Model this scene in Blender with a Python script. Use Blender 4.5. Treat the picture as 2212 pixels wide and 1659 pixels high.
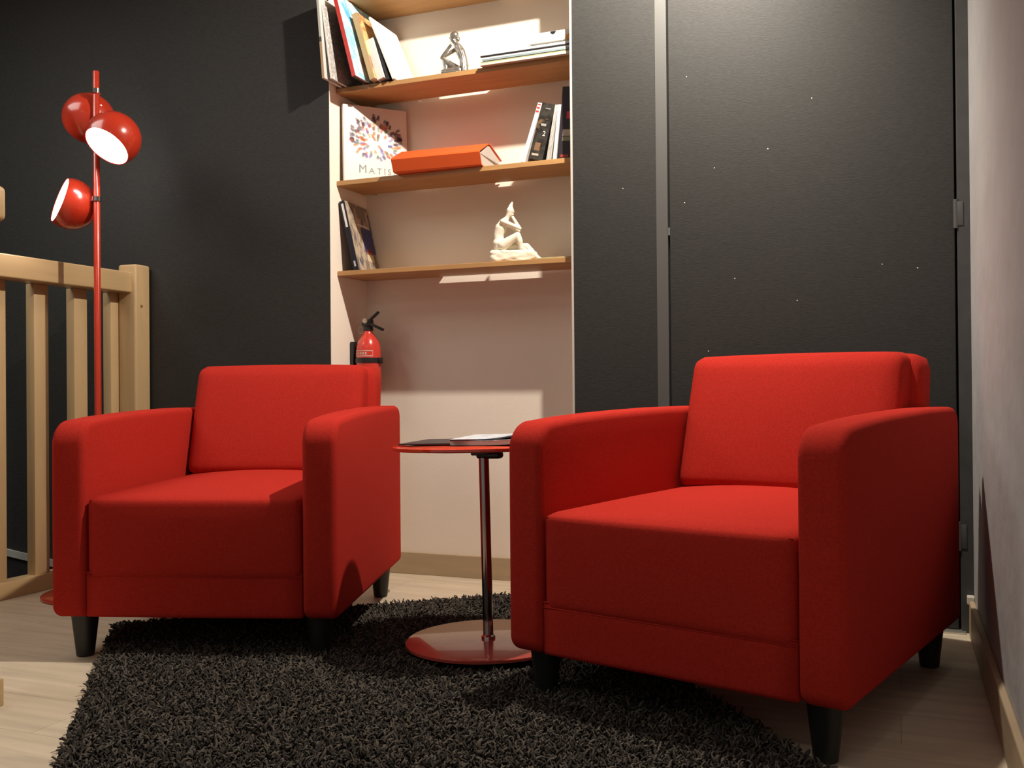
import bpy, bmesh, math, random
import numpy as np
from mathutils import Vector, Matrix
random.seed(7)
for o in list(bpy.data.objects): bpy.data.objects.remove(o)
S = bpy.context.scene
C = S.collection
PI = math.pi
def R(a): return math.radians(a)

# ------------------------------------------------------------------ camera
YAW, PITCH, ROLL, H, FPX = 0.3800723, 0.0051881, -0.0085934, 0.72, 2084.73
fwd = Vector((-math.sin(YAW)*math.cos(PITCH), math.cos(YAW)*math.cos(PITCH), math.sin(PITCH)))
rt = Vector((math.cos(YAW), math.sin(YAW), 0)); up = rt.cross(fwd)
r2 = rt*math.cos(ROLL)+up*math.sin(ROLL); u2 = -rt*math.sin(ROLL)+up*math.cos(ROLL)
cam_d = bpy.data.cameras.new('camera'); cam = bpy.data.objects.new('camera', cam_d); C.objects.link(cam)
M = Matrix((r2, u2, -fwd)).transposed().to_4x4(); M.translation = Vector((0, 0, H)); cam.matrix_world = M
cam_d.sensor_width = 36; cam_d.lens = 36*FPX/2212; cam_d.clip_start = .02
S.camera = cam
# ------------------------------------------------------------------ world, lights, exposure
S.view_settings.view_transform = 'Standard'; S.view_settings.look = 'None'
S.view_settings.gamma = 1; S.view_settings.exposure = 0.0; S.view_settings.use_curve_mapping = False
w = bpy.data.worlds.new('world'); S.world = w; w.use_nodes = True
w.node_tree.nodes['Background'].inputs[0].default_value = (1.0, .95, .89, 1)
w.node_tree.nodes['Background'].inputs[1].default_value = .25
def lamp(name, kind, loc, power, col, size=.03, rot=None, spot=None, blend=.3):
    d = bpy.data.lights.new(name, kind); d.energy = power; d.color = col
    if kind == 'AREA': d.size = size
    else: d.shadow_soft_size = size
    if kind == 'SPOT': d.spot_size = spot; d.spot_blend = blend
    o = bpy.data.objects.new(name, d); C.objects.link(o); o.location = loc
    if rot is not None: o.rotation_euler = rot
    return o
# ceiling downlight between and above the two armchairs (its shadows are the ones the photo shows)
aim = Vector((-.75, .55, -1)).to_track_quat('-Z', 'Y').to_euler()
lamp('downlight_over_chairs', 'SPOT', (-.55, 2.5, 2.47), 200, (1, .90, .78), .022, aim, R(179), .75)
# added unseen fill lights at ceiling height, nearer the camera
lamp('fill_room_left', 'SPOT', (-1.9, .1, 2.47), 11, (1, .92, .82), .12, (0, 0, 0), R(165), .4)
lamp('fill_room_right', 'SPOT', (-.5, -.3, 2.47), 11, (1, .96, .90), .12, (0, 0, 0), R(165), .4)
lamp('fill_over_stairs', 'AREA', (-3.3, 1.5, 2.46), 26, (1, .96, .90), 1.2, (0, 0, 0))  # added soft fill, unseen, to brighten the dark left wall

# ------------------------------------------------------------------ helpers
def thing(name, label, cat, loc=(0, 0, 0), rotz=0, group=None):
    o = bpy.data.objects.new(name, None); C.objects.link(o); o.empty_display_size = .05
    o.location = loc; o.rotation_euler = (0, 0, rotz); o['label'] = label; o['category'] = cat
    if group: o['group'] = group
    return o
def tag(o, label, cat, group=None):
    o['label'] = label; o['category'] = cat
    if group: o['group'] = group
    return o
def obj(name, bm, mat, parent=None, smooth=False, label=None, angle=None):
    me = bpy.data.meshes.new(name); bmesh.ops.recalc_face_normals(bm, faces=bm.faces[:]); bm.to_mesh(me); bm.free()
    mats = mat if isinstance(mat, (list, tuple)) else [mat]
    for m in mats: me.materials.append(m)
    if smooth:
        me.polygons.foreach_set('use_smooth', [True]*len(me.polygons))
        if angle: me.set_sharp_from_angle(angle=R(angle))
    o = bpy.data.objects.new(name, me); C.objects.link(o)
    if parent: o.parent = parent
    if label: o['label'] = label
    return o
def struct(name, bm, mat, **k):
    o = obj(name, bm, mat, **k); o['kind'] = 'structure'; return o
def box(bm, x0, x1, y0, y1, z0, z1, bev=0, seg=2, mi=0, mat=None):
    r = bmesh.ops.create_cube(bm, size=1); vs = r['verts']
    for v in vs:
        v.co = Vector((x0+(v.co.x+.5)*(x1-x0), y0+(v.co.y+.5)*(y1-y0), z0+(v.co.z+.5)*(z1-z0)))
    es = list({e for v in vs for e in v.link_edges}); fs = list({f for v in vs for f in v.link_faces})
    for f in fs: f.material_index = mi
    if bev:
        rr = bmesh.ops.bevel(bm, geom=es, offset=bev, segments=seg, profile=.5, affect='EDGES')
        vs = list({v for v in vs if v.is_valid} | set(rr['verts']))
    if mat is not None: bmesh.ops.transform(bm, matrix=mat, verts=vs)
    return vs
def softbox(bm, x0, x1, y0, y1, z0, z1, r, n=14, bulge=(0, 0, 0), fn=None):
    """rounded upholstered block; bulge = how far each pair of faces swells"""
    t = bmesh.new(); bmesh.ops.create_cube(t, size=1)
    bmesh.ops.subdivide_edges(t, edges=t.edges[:], cuts=n, use_grid_fill=True)
    lo = Vector((x0, y0, z0)); hi = Vector((x1, y1, z1)); mid = (lo+hi)/2; hs = (hi-lo)/2
    for v in t.verts:
        u = Vector([c*2 for c in v.co])
        # concentrate points at the edges
        u = Vector([math.copysign(abs(c)**.75, c) for c in u])
        p = Vector((mid.x+u.x*hs.x, mid.y+u.y*hs.y, mid.z+u.z*hs.z))
        q = Vector([min(max(p[i], lo[i]+r), hi[i]-r) for i in range(3)])
        d = p-q
        if d.length > 1e-7: p = q+d.normalized()*r
        for i in range(3):
            if bulge[i]:
                j, k = [a for a in range(3) if a != i]
                f = max(0, 1-u[j]**2)*max(0, 1-u[k]**2)
                if abs(u[i]) > .3: p[i] += math.copysign(bulge[i]*f**.7, u[i])*min(1, abs(u[i]))
        if fn: p = Vector(fn(p))
        v.co = p
    me = bpy.data.meshes.new('tmp'); t.to_mesh(me); t.free(); bm.from_mesh(me); bpy.data.meshes.remove(me)
def lathe(bm, prof, n=32, cen=(0, 0, 0), mat=None, caps=True, mi=0):
    rings = []; allv = []
    for r, z in prof:
        ring = [bm.verts.new((cen[0]+r*math.cos(2*PI*i/n), cen[1]+r*math.sin(2*PI*i/n), cen[2]+z)) for i in range(n)]
        rings.append(ring); allv += ring
    for a, b in zip(rings, rings[1:]):
        for i in range(n):
            f = bm.faces.new((a[i], a[(i+1) % n], b[(i+1) % n], b[i])); f.material_index = mi
    if caps:
        bm.faces.new(list(reversed(rings[0]))).material_index = mi; bm.faces.new(rings[-1]).material_index = mi
    if mat is not None: bmesh.ops.transform(bm, matrix=mat, verts=allv)
    return allv
def tube(bm, p0, p1, r0, r1=None, n=16):
    p0 = Vector(p0); p1 = Vector(p1); d = p1-p0; r1 = r0 if r1 is None else r1
    q = d.to_track_quat('Z', 'Y').to_matrix().to_4x4(); q.translation = p0
    lathe(bm, [(r0, 0), (r1, d.length)], n, mat=q)
def prism(bm, pts, a0, a1, axis=0, mi=0):
    """extrude a polygon (list of 2-tuples in the other two axes) along axis"""
    def mk(p, a): return {0: (a, p[0], p[1]), 1: (p[0], a, p[1]), 2: (p[0], p[1], a)}[axis]
    A = [bm.verts.new(mk(p, a0)) for p in pts]; B = [bm.verts.new(mk(p, a1)) for p in pts]
    n = len(pts); fs = [bm.faces.new(A), bm.faces.new(list(reversed(B)))]
    for i in range(n): fs.append(bm.faces.new((A[i], A[(i+1) % n], B[(i+1) % n], B[i])))
    for f in fs: f.material_index = mi
    return A+B, fs
def arc(cx, cy, r, a0, a1, n):
    return [(cx+r*math.cos(R(a0+(a1-a0)*i/n)), cy+r*math.sin(R(a0+(a1-a0)*i/n))) for i in range(n+1)]
def copy_tree(o, parent=None):
    c = o.copy(); C.objects.link(c); c.parent = parent
    for ch in list(o.children): copy_tree(ch, c)
    return c

# ------------------------------------------------------------------ materials
def mat(name, col, rough=.5, metal=0, bump=None, var=None, coat=0, sheen=0, spec=.5, emit=None, trans=0, scale_vec=None):
    """bump=(scale, strength, distance); var=(scale, amount) colour variation; scale_vec stretches both"""
    m = bpy.data.materials.new(name); m.use_nodes = True; nt = m.node_tree; b = nt.nodes['Principled BSDF']
    b.inputs['Base Color'].default_value = (*col, 1); b.inputs['Roughness'].default_value = rough
    b.inputs['Metallic'].default_value = metal; b.inputs['Coat Weight'].default_value = coat
    b.inputs['Sheen Weight'].default_value = sheen; b.inputs['Specular IOR Level'].default_value = spec
    b.inputs['Transmission Weight'].default_value = trans
    if emit: b.inputs['Emission Color'].default_value = (*emit[0], 1); b.inputs['Emission Strength'].default_value = emit[1]
    tc = nt.nodes.new('ShaderNodeTexCoord'); mp = nt.nodes.new('ShaderNodeMapping')
    nt.links.new(tc.outputs['Object'], mp.inputs[0])
    if scale_vec: mp.inputs['Scale'].default_value = scale_vec
    if var:
        n = nt.nodes.new('ShaderNodeTexNoise'); n.inputs['Scale'].default_value = var[0]; n.inputs['Detail'].default_value = 6
        nt.links.new(mp.outputs[0], n.inputs['Vector'])
        mx = nt.nodes.new('ShaderNodeMix'); mx.data_type = 'RGBA'
        mx.inputs[6].default_value = (*[c*(1-var[1]) for c in col], 1); mx.inputs[7].default_value = (*[min(1, c*(1+var[1])) for c in col], 1)
        rp = nt.nodes.new('ShaderNodeMapRange'); rp.inputs[1].default_value = .3; rp.inputs[2].default_value = .7
        nt.links.new(n.outputs[0], rp.inputs[0]); nt.links.new(rp.outputs[0], mx.inputs[0]); nt.links.new(mx.outputs[2], b.inputs['Base Color'])
    if bump:
        n = nt.nodes.new('ShaderNodeTexNoise'); n.inputs['Scale'].default_value = bump[0]; n.inputs['Detail'].default_value = 4
        nt.links.new(mp.outputs[0], n.inputs['Vector'])
        bp = nt.nodes.new('ShaderNodeBump'); bp.inputs['Strength'].default_value = bump[1]; bp.inputs['Distance'].default_value = bump[2]
        nt.links.new(n.outputs[0], bp.inputs['Height']); nt.links.new(bp.outputs[0], b.inputs['Normal'])
    return m
def wallpaper(name, base, flecks=.34):
    """dark textile paper: fine horizontal threads and sparse pale flecks"""
    m = mat(name, base, .62, spec=.35); nt = m.node_tree; b = nt.nodes['Principled BSDF']
    tc = nt.nodes.new('ShaderNodeTexCoord'); mp = nt.nodes.new('ShaderNodeMapping'); mp.inputs['Scale'].default_value = (60, 60, 520)
    nt.links.new(tc.outputs['Object'], mp.inputs[0])
    n = nt.nodes.new('ShaderNodeTexNoise'); n.inputs['Scale'].default_value = 1; n.inputs['Detail'].default_value = 5; n.inputs['Roughness'].default_value = .7
    nt.links.new(mp.outputs[0], n.inputs['Vector'])
    mx = nt.nodes.new('ShaderNodeMix'); mx.data_type = 'RGBA'
    mx.inputs[6].default_value = (*[c*.6 for c in base], 1); mx.inputs[7].default_value = (*[c*1.42 for c in base], 1)
    mr = nt.nodes.new('ShaderNodeMapRange'); mr.inputs[1].default_value = .3; mr.inputs[2].default_value = .7
    nt.links.new(n.outputs[0], mr.inputs[0]); nt.links.new(mr.outputs[0], mx.inputs[0])
    v = nt.nodes.new('ShaderNodeTexVoronoi'); v.inputs['Scale'].default_value = 15; mf = nt.nodes.new('ShaderNodeMapping'); mf.inputs['Scale'].default_value = (1, 0, 1); nt.links.new(tc.outputs['Object'], mf.inputs[0]); nt.links.new(mf.outputs[0], v.inputs['Vector'])
    lt = nt.nodes.new('ShaderNodeMath'); lt.operation = 'LESS_THAN'; lt.inputs[1].default_value = .028
    nt.links.new(v.outputs['Distance'], lt.inputs[0])
    sp = nt.nodes.new('ShaderNodeSeparateColor'); nt.links.new(v.outputs['Color'], sp.inputs[0])
    gt = nt.nodes.new('ShaderNodeMath'); gt.operation = 'GREATER_THAN'; gt.inputs[1].default_value = 1-flecks; nt.links.new(sp.outputs[0], gt.inputs[0])
    mu = nt.nodes.new('ShaderNodeMath'); mu.operation = 'MULTIPLY'; nt.links.new(lt.outputs[0], mu.inputs[0]); nt.links.new(gt.outputs[0], mu.inputs[1])
    m2 = nt.nodes.new('ShaderNodeMix'); m2.data_type = 'RGBA'; m2.inputs[7].default_value = (.75, .75, .70, 1)
    nt.links.new(mu.outputs[0], m2.inputs[0]); nt.links.new(mx.outputs[2], m2.inputs[6]); nt.links.new(m2.outputs[2], b.inputs['Base Color'])
    bp = nt.nodes.new('ShaderNodeBump'); bp.inputs['Strength'].default_value = .5; bp.inputs['Distance'].default_value = .0012
    nt.links.new(n.outputs[0], bp.inputs['Height']); nt.links.new(bp.outputs[0], b.inputs['Normal'])
    return m
def wood(name, col, dark=.72, sc=(3, 30, 30), rough=.5, coat=0):
    m = mat(name, col, rough, coat=coat); nt = m.node_tree; b = nt.nodes['Principled BSDF']
    tc = nt.nodes.new('ShaderNodeTexCoord'); mp = nt.nodes.new('ShaderNodeMapping'); mp.inputs['Scale'].default_value = sc
    nt.links.new(tc.outputs['Object'], mp.inputs[0])
    n = nt.nodes.new('ShaderNodeTexNoise'); n.inputs['Scale'].default_value = 1; n.inputs['Detail'].default_value = 7; n.inputs['Distortion'].default_value = .6
    nt.links.new(mp.outputs[0], n.inputs['Vector'])
    cr = nt.nodes.new('ShaderNodeValToRGB'); e = cr.color_ramp.elements
    e[0].position = .32; e[0].color = (*[c*dark for c in col], 1); e[1].position = .68; e[1].color = (*col, 1)
    nt.links.new(n.outputs[0], cr.inputs[0]); nt.links.new(cr.outputs[0], b.inputs['Base Color'])
    bp = nt.nodes.new('ShaderNodeBump'); bp.inputs['Strength'].default_value = .15; bp.inputs['Distance'].default_value = .001
    nt.links.new(n.outputs[0], bp.inputs['Height']); nt.links.new(bp.outputs[0], b.inputs['Normal'])
    return m
def floor_mat():
    m = mat('floor_planks', (.5, .42, .31), .42, spec=.4); nt = m.node_tree; b = nt.nodes['Principled BSDF']
    tc = nt.nodes.new('ShaderNodeTexCoord')
    br = nt.nodes.new('ShaderNodeTexBrick'); br.inputs['Scale'].default_value = 1
    br.inputs['Brick Width'].default_value = 1.25; br.inputs['Row Height'].default_value = .19; br.inputs['Mortar Size'].default_value = .0012
    br.inputs['Mortar Smooth'].default_value = .3; br.offset = .37
    br.inputs['Color1'].default_value = (.66, .56, .42, 1); br.inputs['Color2'].default_value = (.60, .505, .375, 1); br.inputs['Mortar'].default_value = (.42, .34, .25, 1)
    nt.links.new(tc.outputs['Object'], br.inputs['Vector'])
    mp = nt.nodes.new('ShaderNodeMapping'); mp.inputs['Scale'].default_value = (2.2, 26, 1); nt.links.new(tc.outputs['Object'], mp.inputs[0])
    n = nt.nodes.new('ShaderNodeTexNoise'); n.inputs['Scale'].default_value = 1; n.inputs['Detail'].default_value = 6; n.inputs['Distortion'].default_value = .8
    nt.links.new(mp.outputs[0], n.inputs['Vector'])
    mr = nt.nodes.new('ShaderNodeMapRange'); mr.inputs[1].default_value = .3; mr.inputs[2].default_value = .7; mr.inputs[3].default_value = .84; mr.inputs[4].default_value = 1.12
    nt.links.new(n.outputs[0], mr.inputs[0])
    mx = nt.nodes.new('ShaderNodeMix'); mx.data_type = 'RGBA'; mx.blend_type = 'MULTIPLY'; mx.inputs[0].default_value = 1
    nt.links.new(br.outputs[0], mx.inputs[6]); nt.links.new(mr.outputs[0], mx.inputs[7]); nt.links.new(mx.outputs[2], b.inputs['Base Color'])
    return m
def speck(name, cols, scale=60, rough=.35, stretch=(1, 1, 1)):
    """printed cover: blotches of several inks"""
    m = mat(name, cols[0], rough); nt = m.node_tree; b = nt.nodes['Principled BSDF']
    tc = nt.nodes.new('ShaderNodeTexCoord'); mp = nt.nodes.new('ShaderNodeMapping'); mp.inputs['Scale'].default_value = stretch
    nt.links.new(tc.outputs['Object'], mp.inputs[0])
    n = nt.nodes.new('ShaderNodeTexNoise'); n.inputs['Scale'].default_value = scale; n.inputs['Detail'].default_value = 3; n.inputs['Roughness'].default_value = .6
    nt.links.new(mp.outputs[0], n.inputs['Vector'])
    cr = nt.nodes.new('ShaderNodeValToRGB'); cr.color_ramp.interpolation = 'LINEAR'; e = cr.color_ramp.elements
    k = len(cols)
    while len(e) < k: e.new(.5)
    for i, c in enumerate(cols): e[i].position = .33+.34*i/(k-1); e[i].color = (*c, 1)
    nt.links.new(n.outputs[0], cr.inputs[0]); nt.links.new(cr.outputs[0], b.inputs['Base Color'])
    return m
BLACKPAPER = wallpaper('black_textile_wallpaper', (.029, .0285, .0265), .02); FLECKPAPER = wallpaper('black_textile_wallpaper_flecked', (.024, .0235, .0215), .6)
NICHE = mat('beige_plaster', (.86, .775, .665), .75, bump=(160, .12, .002), var=(3, .03), spec=.2)
PLASTER = mat('white_plaster', (.45, .445, .445), .8, bump=(9, .5, .012), var=(5, .05), spec=.2)
CEIL = mat('ceiling_paint', (.55, .53, .50), .9)
FLOOR = floor_mat()
OAK = wood('shelf_oak', (.50, .27, .10), .8, (4, 60, 60), .45)
PINE = wood('rail_beech', (.56, .39, .20), .86, (22, 22, 2.2), .42, .15)
PINEH = wood('rail_beech_long', (.56, .39, .20), .86, (22, 2.2, 22), .42, .15)
SKIRT = wood('skirting_oak', (.46, .35, .22), .88, (3, 3, 40), .5)
GREYTRIM = mat('grey_trim_paint', (.085, .085, .08), .5)
DARKTRIM = mat('charcoal_frame_paint', (.05, .051, .05), .5, var=(20, .15))
HINGEM = mat('dull_hinge_metal', (.14, .14, .14), .4, .7)
STEEL = mat('steel', (.6, .6, .6), .3, 1)
CHROME = mat('chrome', (.72, .70, .70), .08, 1)
DARKCHROME = mat('dark_chrome', (.38, .33, .33), .10, 1)
FELT = mat('red_wool_felt', (.43, .027, .018), .95, bump=(520, .3, .0010), var=(260, .14), spec=.06)
LEG = mat('black_leg', (.012, .013, .013), .42)
REDLAC = mat('red_lacquer', (.46, .032, .012), .25, coat=.4)
REDTABLE = mat('red_table_lacquer', (.40, .06, .045), .22, coat=.7)
REDGLASS = mat('red_table_edge', (.70, .05, .02), .12, coat=1)
LAMPGLOW = mat('lamp_diffuser', (1, 1, 1), .4, emit=((1, .97, .92), 26))
WHITEIN = mat('white_inner', (.8, .8, .8), .4)
RUGM = None

# ------------------------------------------------------------------ the room
YB, YN = 3.104, 3.372
NX0, NX1 = -1.97, -1.015
bm = bmesh.new(); box(bm, -3.0, .2, -1.2, YN, -.12, 0); struct('floor', bm, FLOOR)
bm = bmesh.new(); box(bm, -4.3, .5, -1.2, YN+.2, 2.5, 2.6); struct('ceiling', bm, CEIL)
bm = bmesh.new(); box(bm, -4.3, NX0, YB, YB+.4, -1.3, 2.5); box(bm, NX1, -.723, YB, YB+.4, 0, 2.5, mi=1); box(bm, -.723, .3, YB+.05, YB+.4, -.1, 2.5, mi=1)
box(bm, -.723, .3, YB, YB+.05, 2.25, 2.5, mi=1)
struct('wall_back', bm, [BLACKPAPER, FLECKPAPER])
bm = bmesh.new(); box(bm, NX0, NX1, YN, YN+.12, 0, 2.5); box(bm, NX0-.0, NX0+.002, YB+.001, YN, 0, 2.5); box(bm, NX1-.002, NX1, YB+.001, YN, 0, 2.5)
struct('wall_alcove', bm, NICHE)
bm = bmesh.new(); box(bm, .2, .35, -1.2, YB, 0, 2.5); struct('wall_right', bm, PLASTER)
bm = bmesh.new(); box(bm, -4.45, -4.3, -1.2, YB, -1.3, 2.5); struct('wall_left', bm, BLACKPAPER)
bm = bmesh.new(); box(bm, -4.3, -3.0, -1.2, YB, -1.4, -1.3); box(bm, -3.06, -3.0, -1.2, YB, -1.3, -.12); struct('wall_stairwell', bm, mat('stairwell_black', (.012, .012, .012), .8))
# baseboards
bm = bmesh.new(); box(bm, NX0+.003, NX1-.003, YN-.014, YN, 0, .085, .002); struct('baseboard_alcove', bm, SKIRT)
bm = bmesh.new(); box(bm, .184, .2, -1.2, YB-.045, 0, .100, .004); struct('baseboard_right', bm, SKIRT)
# pale corner bead on the alcove's right edge
bm = bmesh.new(); box(bm, NX1-.004, NX1+.003, YB-.003, YB+.004, 0, 2.5); struct('trim_1', bm, mat('corner_bead', (.55, .50, .45), .5))
# grey vertical strip left of the door, dark frame right of it
bm = bmesh.new(); box(bm, -.726, -.688, YB-.006, YB+.05, 0, 2.3, .001); struct('trim_2', bm, GREYTRIM)
bm = bmesh.new(); box(bm, .166, .2, YB-.012, YB+.05, 0, 2.3, .001); struct('trim_3', bm, DARKTRIM)
# sloping pale skirting of the stair on the wall beyond the railing
bm = bmesh.new(); prism(bm, [(-4.0, .056), (-3.0, -.062), (-3.0, -.034), (-4.0, .086)], YB-.012, YB-.0005, 1)
struct('trim_4', bm, mat('pale_skirting', (.42, .42, .38), .5))
# pale block painting the lit top end of the baseboard, threshold plate
bm = bmesh.new(); box(bm, .180, .1995, YB-.045, YB-.0125, .088, .112, .003); struct('trim_5', bm, mat('pale_lit_end', (.6, .56, .48), .5))
bm = bmesh.new(); box(bm, -.69, .178, YB-.035, YB+.03, 0, .006, .002); struct('trim_6', bm, mat('threshold_metal', (.7, .66, .58), .3, .8))
# door: a flush leaf covered with the same paper
bm = bmesh.new(); box(bm, -.683, .160, YB, YB+.04, .008, 2.245, .0015); door = struct('door_1', bm, FLECKPAPER)
for hz in (1.22, .28):
    bm = bmesh.new(); tube(bm, (.162, YB-.009, hz-.042), (.162, YB-.009, hz+.042), .0075); box(bm, .164, .182, YB-.0145, YB-.011, hz-.035, hz+.035, .001)
    obj('hinge', bm, HINGEM, door, True, 'grey metal hinge', 40)
bm = bmesh.new(); box(bm, -.687, -.682, YB-.004, YB+.01, 1.215, 1.24); obj('latch', bm, STEEL, door, label='shiny steel latch plate')

# ------------------------------------------------------------------ shelves
SHZ = [1.172, 1.514, 1.865, 2.208]; ST = .018
SL = ['lowest oak shelf in the lit alcove, carrying the white statuette', 'second oak shelf from the bottom of the alcove, under the orange binder',
      'oak shelf in the alcove carrying the small metal statuette and magazines', 'topmost oak shelf in the alcove, cut by the photo edge']
for z, l in zip(SHZ, SL):
    bm = bmesh.new(); box(bm, NX0+.003, NX1-.003, 3.15, YN-.025, z-ST, z, .0015)
    # battens hold the board off the wall; two lengthened to block light leaking behind
    for x, x1 in ((NX0+.03, {SHZ[3]: -1.37, SHZ[0]: -1.63}.get(z, NX0+.05)), (NX1-.07, NX1-.05)): box(bm, x, x1, YN-.026, YN-.0005, z-ST+.002, z-.004)
    tag(obj('wall_shelf', bm, OAK), l, 'shelf', 'oak shelves in the alcove')

# ------------------------------------------------------------------ armchairs
CW, CD, HL, HA, WA, HS, HB, HM = .780, .90, .116, .663, .092, .446, .806, .236
hw = CW/2; iw = hw-WA
def arm_mesh():
    """armrest panel: side outline (y, z) swept through rounded edges, faces gently swollen"""
    pts = arc(.032, HL+.032, .032, 268, 182, 6)+[(0, .25), (0, .38), (0, .50)]+arc(.066, HA-.020-.066, .066, 178, 98, 10)+[(.16, HA-.013), (.30, HA-.007), (.45, HA-.003), (.62, HA), (.76, HA)]
    pts += arc(CD-.045, HA-.045, .045, 88, 2, 8)+[(CD, .50), (CD, .38), (CD, .25)]+arc(CD-.02, HL+.02, .02, -2, -88, 4)+[(.76, HL), (.62, HL), (.45, HL), (.30, HL), (.16, HL)]
    P = np.array(pts)[::-1]; n = len(P)
    def inset(d):
        t = np.roll(P, -1, 0)-np.roll(P, 1, 0); t /= np.linalg.norm(t, axis=1)[:, None]
        nn = np.stack([-t[:, 1], t[:, 0]], 1); c = P.mean(0)
        if ((c-P)*nn).sum() < 0: nn = -nn
        return P+nn*d
    b = .018; hx = WA/2; cen = np.array([CD*.5, (HL+HA)/2])
    half = []
    for th in (0, 18, 36, 54, 72, 90): half.append((inset(b*(1-math.cos(R(th)))-.002), hx+.001-b+b*math.sin(R(th))))
    base = half[-1][0]
    for f, bl in ((.85, .0015), (.6, .003), (.3, .004)): half.append((cen+(base-cen)*f, hx+bl))
    bm = bmesh.new()
    rings = [(q, -x) for q, x in reversed(half)]+half[0:]
    V = [[bm.verts.new((x, p[0], p[1])) for p in q] for q, x in rings]
    for a, c in zip(V, V[1:]):
        for k in range(n): bm.faces.new((a[k], a[(k+1) % n], c[(k+1) % n], c[k]))
    bm.faces.new(V[0][::-1]); bm.faces.new(V[-1])
    return bm
def pipe(pts, r, bm, n=6):
    for a, b in zip(pts, pts[1:]): tube(bm, a, b, r, n=n)
def lean(p):  # back cushion leans backwards
    return (p[0], p[1]+(p[2]-.43)*.40, p[2])
def make_armchair(label, loc, rz):
    t = thing('armchair', label, 'armchair', loc, rz, 'red armchairs')
    for s in (-1, 1):
        bm = arm_mesh(); o = obj('armrest', bm, FELT, t, True); o.location = (s*(hw-WA/2), 0, 0)
        # stitched seam following the arm outline on both faces
        bm = bmesh.new()
        path = [(.017, HL+.05), (.017, .50)]+arc(.066, HA-.086, .049, 178, 98, 8)+[(.16, HA-.030), (.30, HA-.024), (.45, HA-.020), (.62, HA-.017), (.76, HA-.017)]+arc(CD-.045, HA-.045, .028, 86, 2, 6)+[(CD-.017, .40)]
        for sx in (-1, 1): pipe([(sx*(WA/2-.0002), y, z) for y, z in path], .0010, bm)
        q = obj('seam', bm, FELT, o, True)
    # seat block
    bm = bmesh.new()
    softbox(bm, -iw+.002, iw-.002, .004, .80, HM-.020, HS, .022, 18, (0, .006, .0), lambda p: (p[0], p[1], p[2]+(.020*max(0, 1-(p[0]/iw)**2)*max(0, min(1, (p[1]-.02)/.35)) if p[2] > .40 else 0)-(.006 if p[2] > .40 else 0)))
    obj('seat', bm, FELT, t, True)
    bm = bmesh.new(); pipe([(x, .0105, HS-.017) for x in np.linspace(-iw+.01, iw-.01, 8)], .0014, bm); obj('seam', bm, FELT, t, True)
    # lower front panel, slightly set back under a double seam
    bm = bmesh.new(); softbox(bm, -iw+.002, iw-.002, .006, .86, HL, HM+.001, .006, 8); obj('front_panel', bm, FELT, t, True)
    bm = bmesh.new()
    for z in (HM+.001, HM-.011): pipe([(-iw+.004, .0068, z), (iw-.004, .0068, z)], .0020, bm)
    obj('seam', bm, FELT, t, True)
    # back frame and cushion
    bm = bmesh.new()
    softbox(bm, -iw-.02, iw+.02, .0, .13, HL+.02, HB-.004, .035, 12, (0, 0, .006), lambda p: (p[0], p[1]+.775+max(0, p[2]-.40)*.12-max(0, p[2]-.62)*.0, p[2]))
    obj('back_frame', bm, FELT, t, True)
    bm = bmesh.new()
    softbox(bm, -iw+.010, iw-.010, .635, .775, HS-.004, HB, .030, 16, (.002, .016, .006), lambda p: (p[0]*(1+.03*(p[2]-.45)), p[1]+(p[2]-.446)*.33, p[2]))
    obj('back_cushion', bm, FELT, t, True)
    for x, y in ((-hw+.062, .062), (hw-.062, .062), (-hw+.062, CD-.065), (hw-.062, CD-.065)):
        bm = bmesh.new(); lathe(bm, [(.020, 0), (.0235, .003), (.036, HL-.002), (.038, HL+.004)], 28, (0, 0, 0))
        o = obj('leg', bm, LEG, t, True, 'black tapered leg', 40); o.location = (x, y, 0)
    return t
make_armchair('red felt armchair on the left, in front of the wooden railing and lamp', (-1.745, 2.066, 0), .306)
make_armchair('red felt armchair on the right, near the white wall and the door', (-.468, 1.976, 0), -.267)

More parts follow.
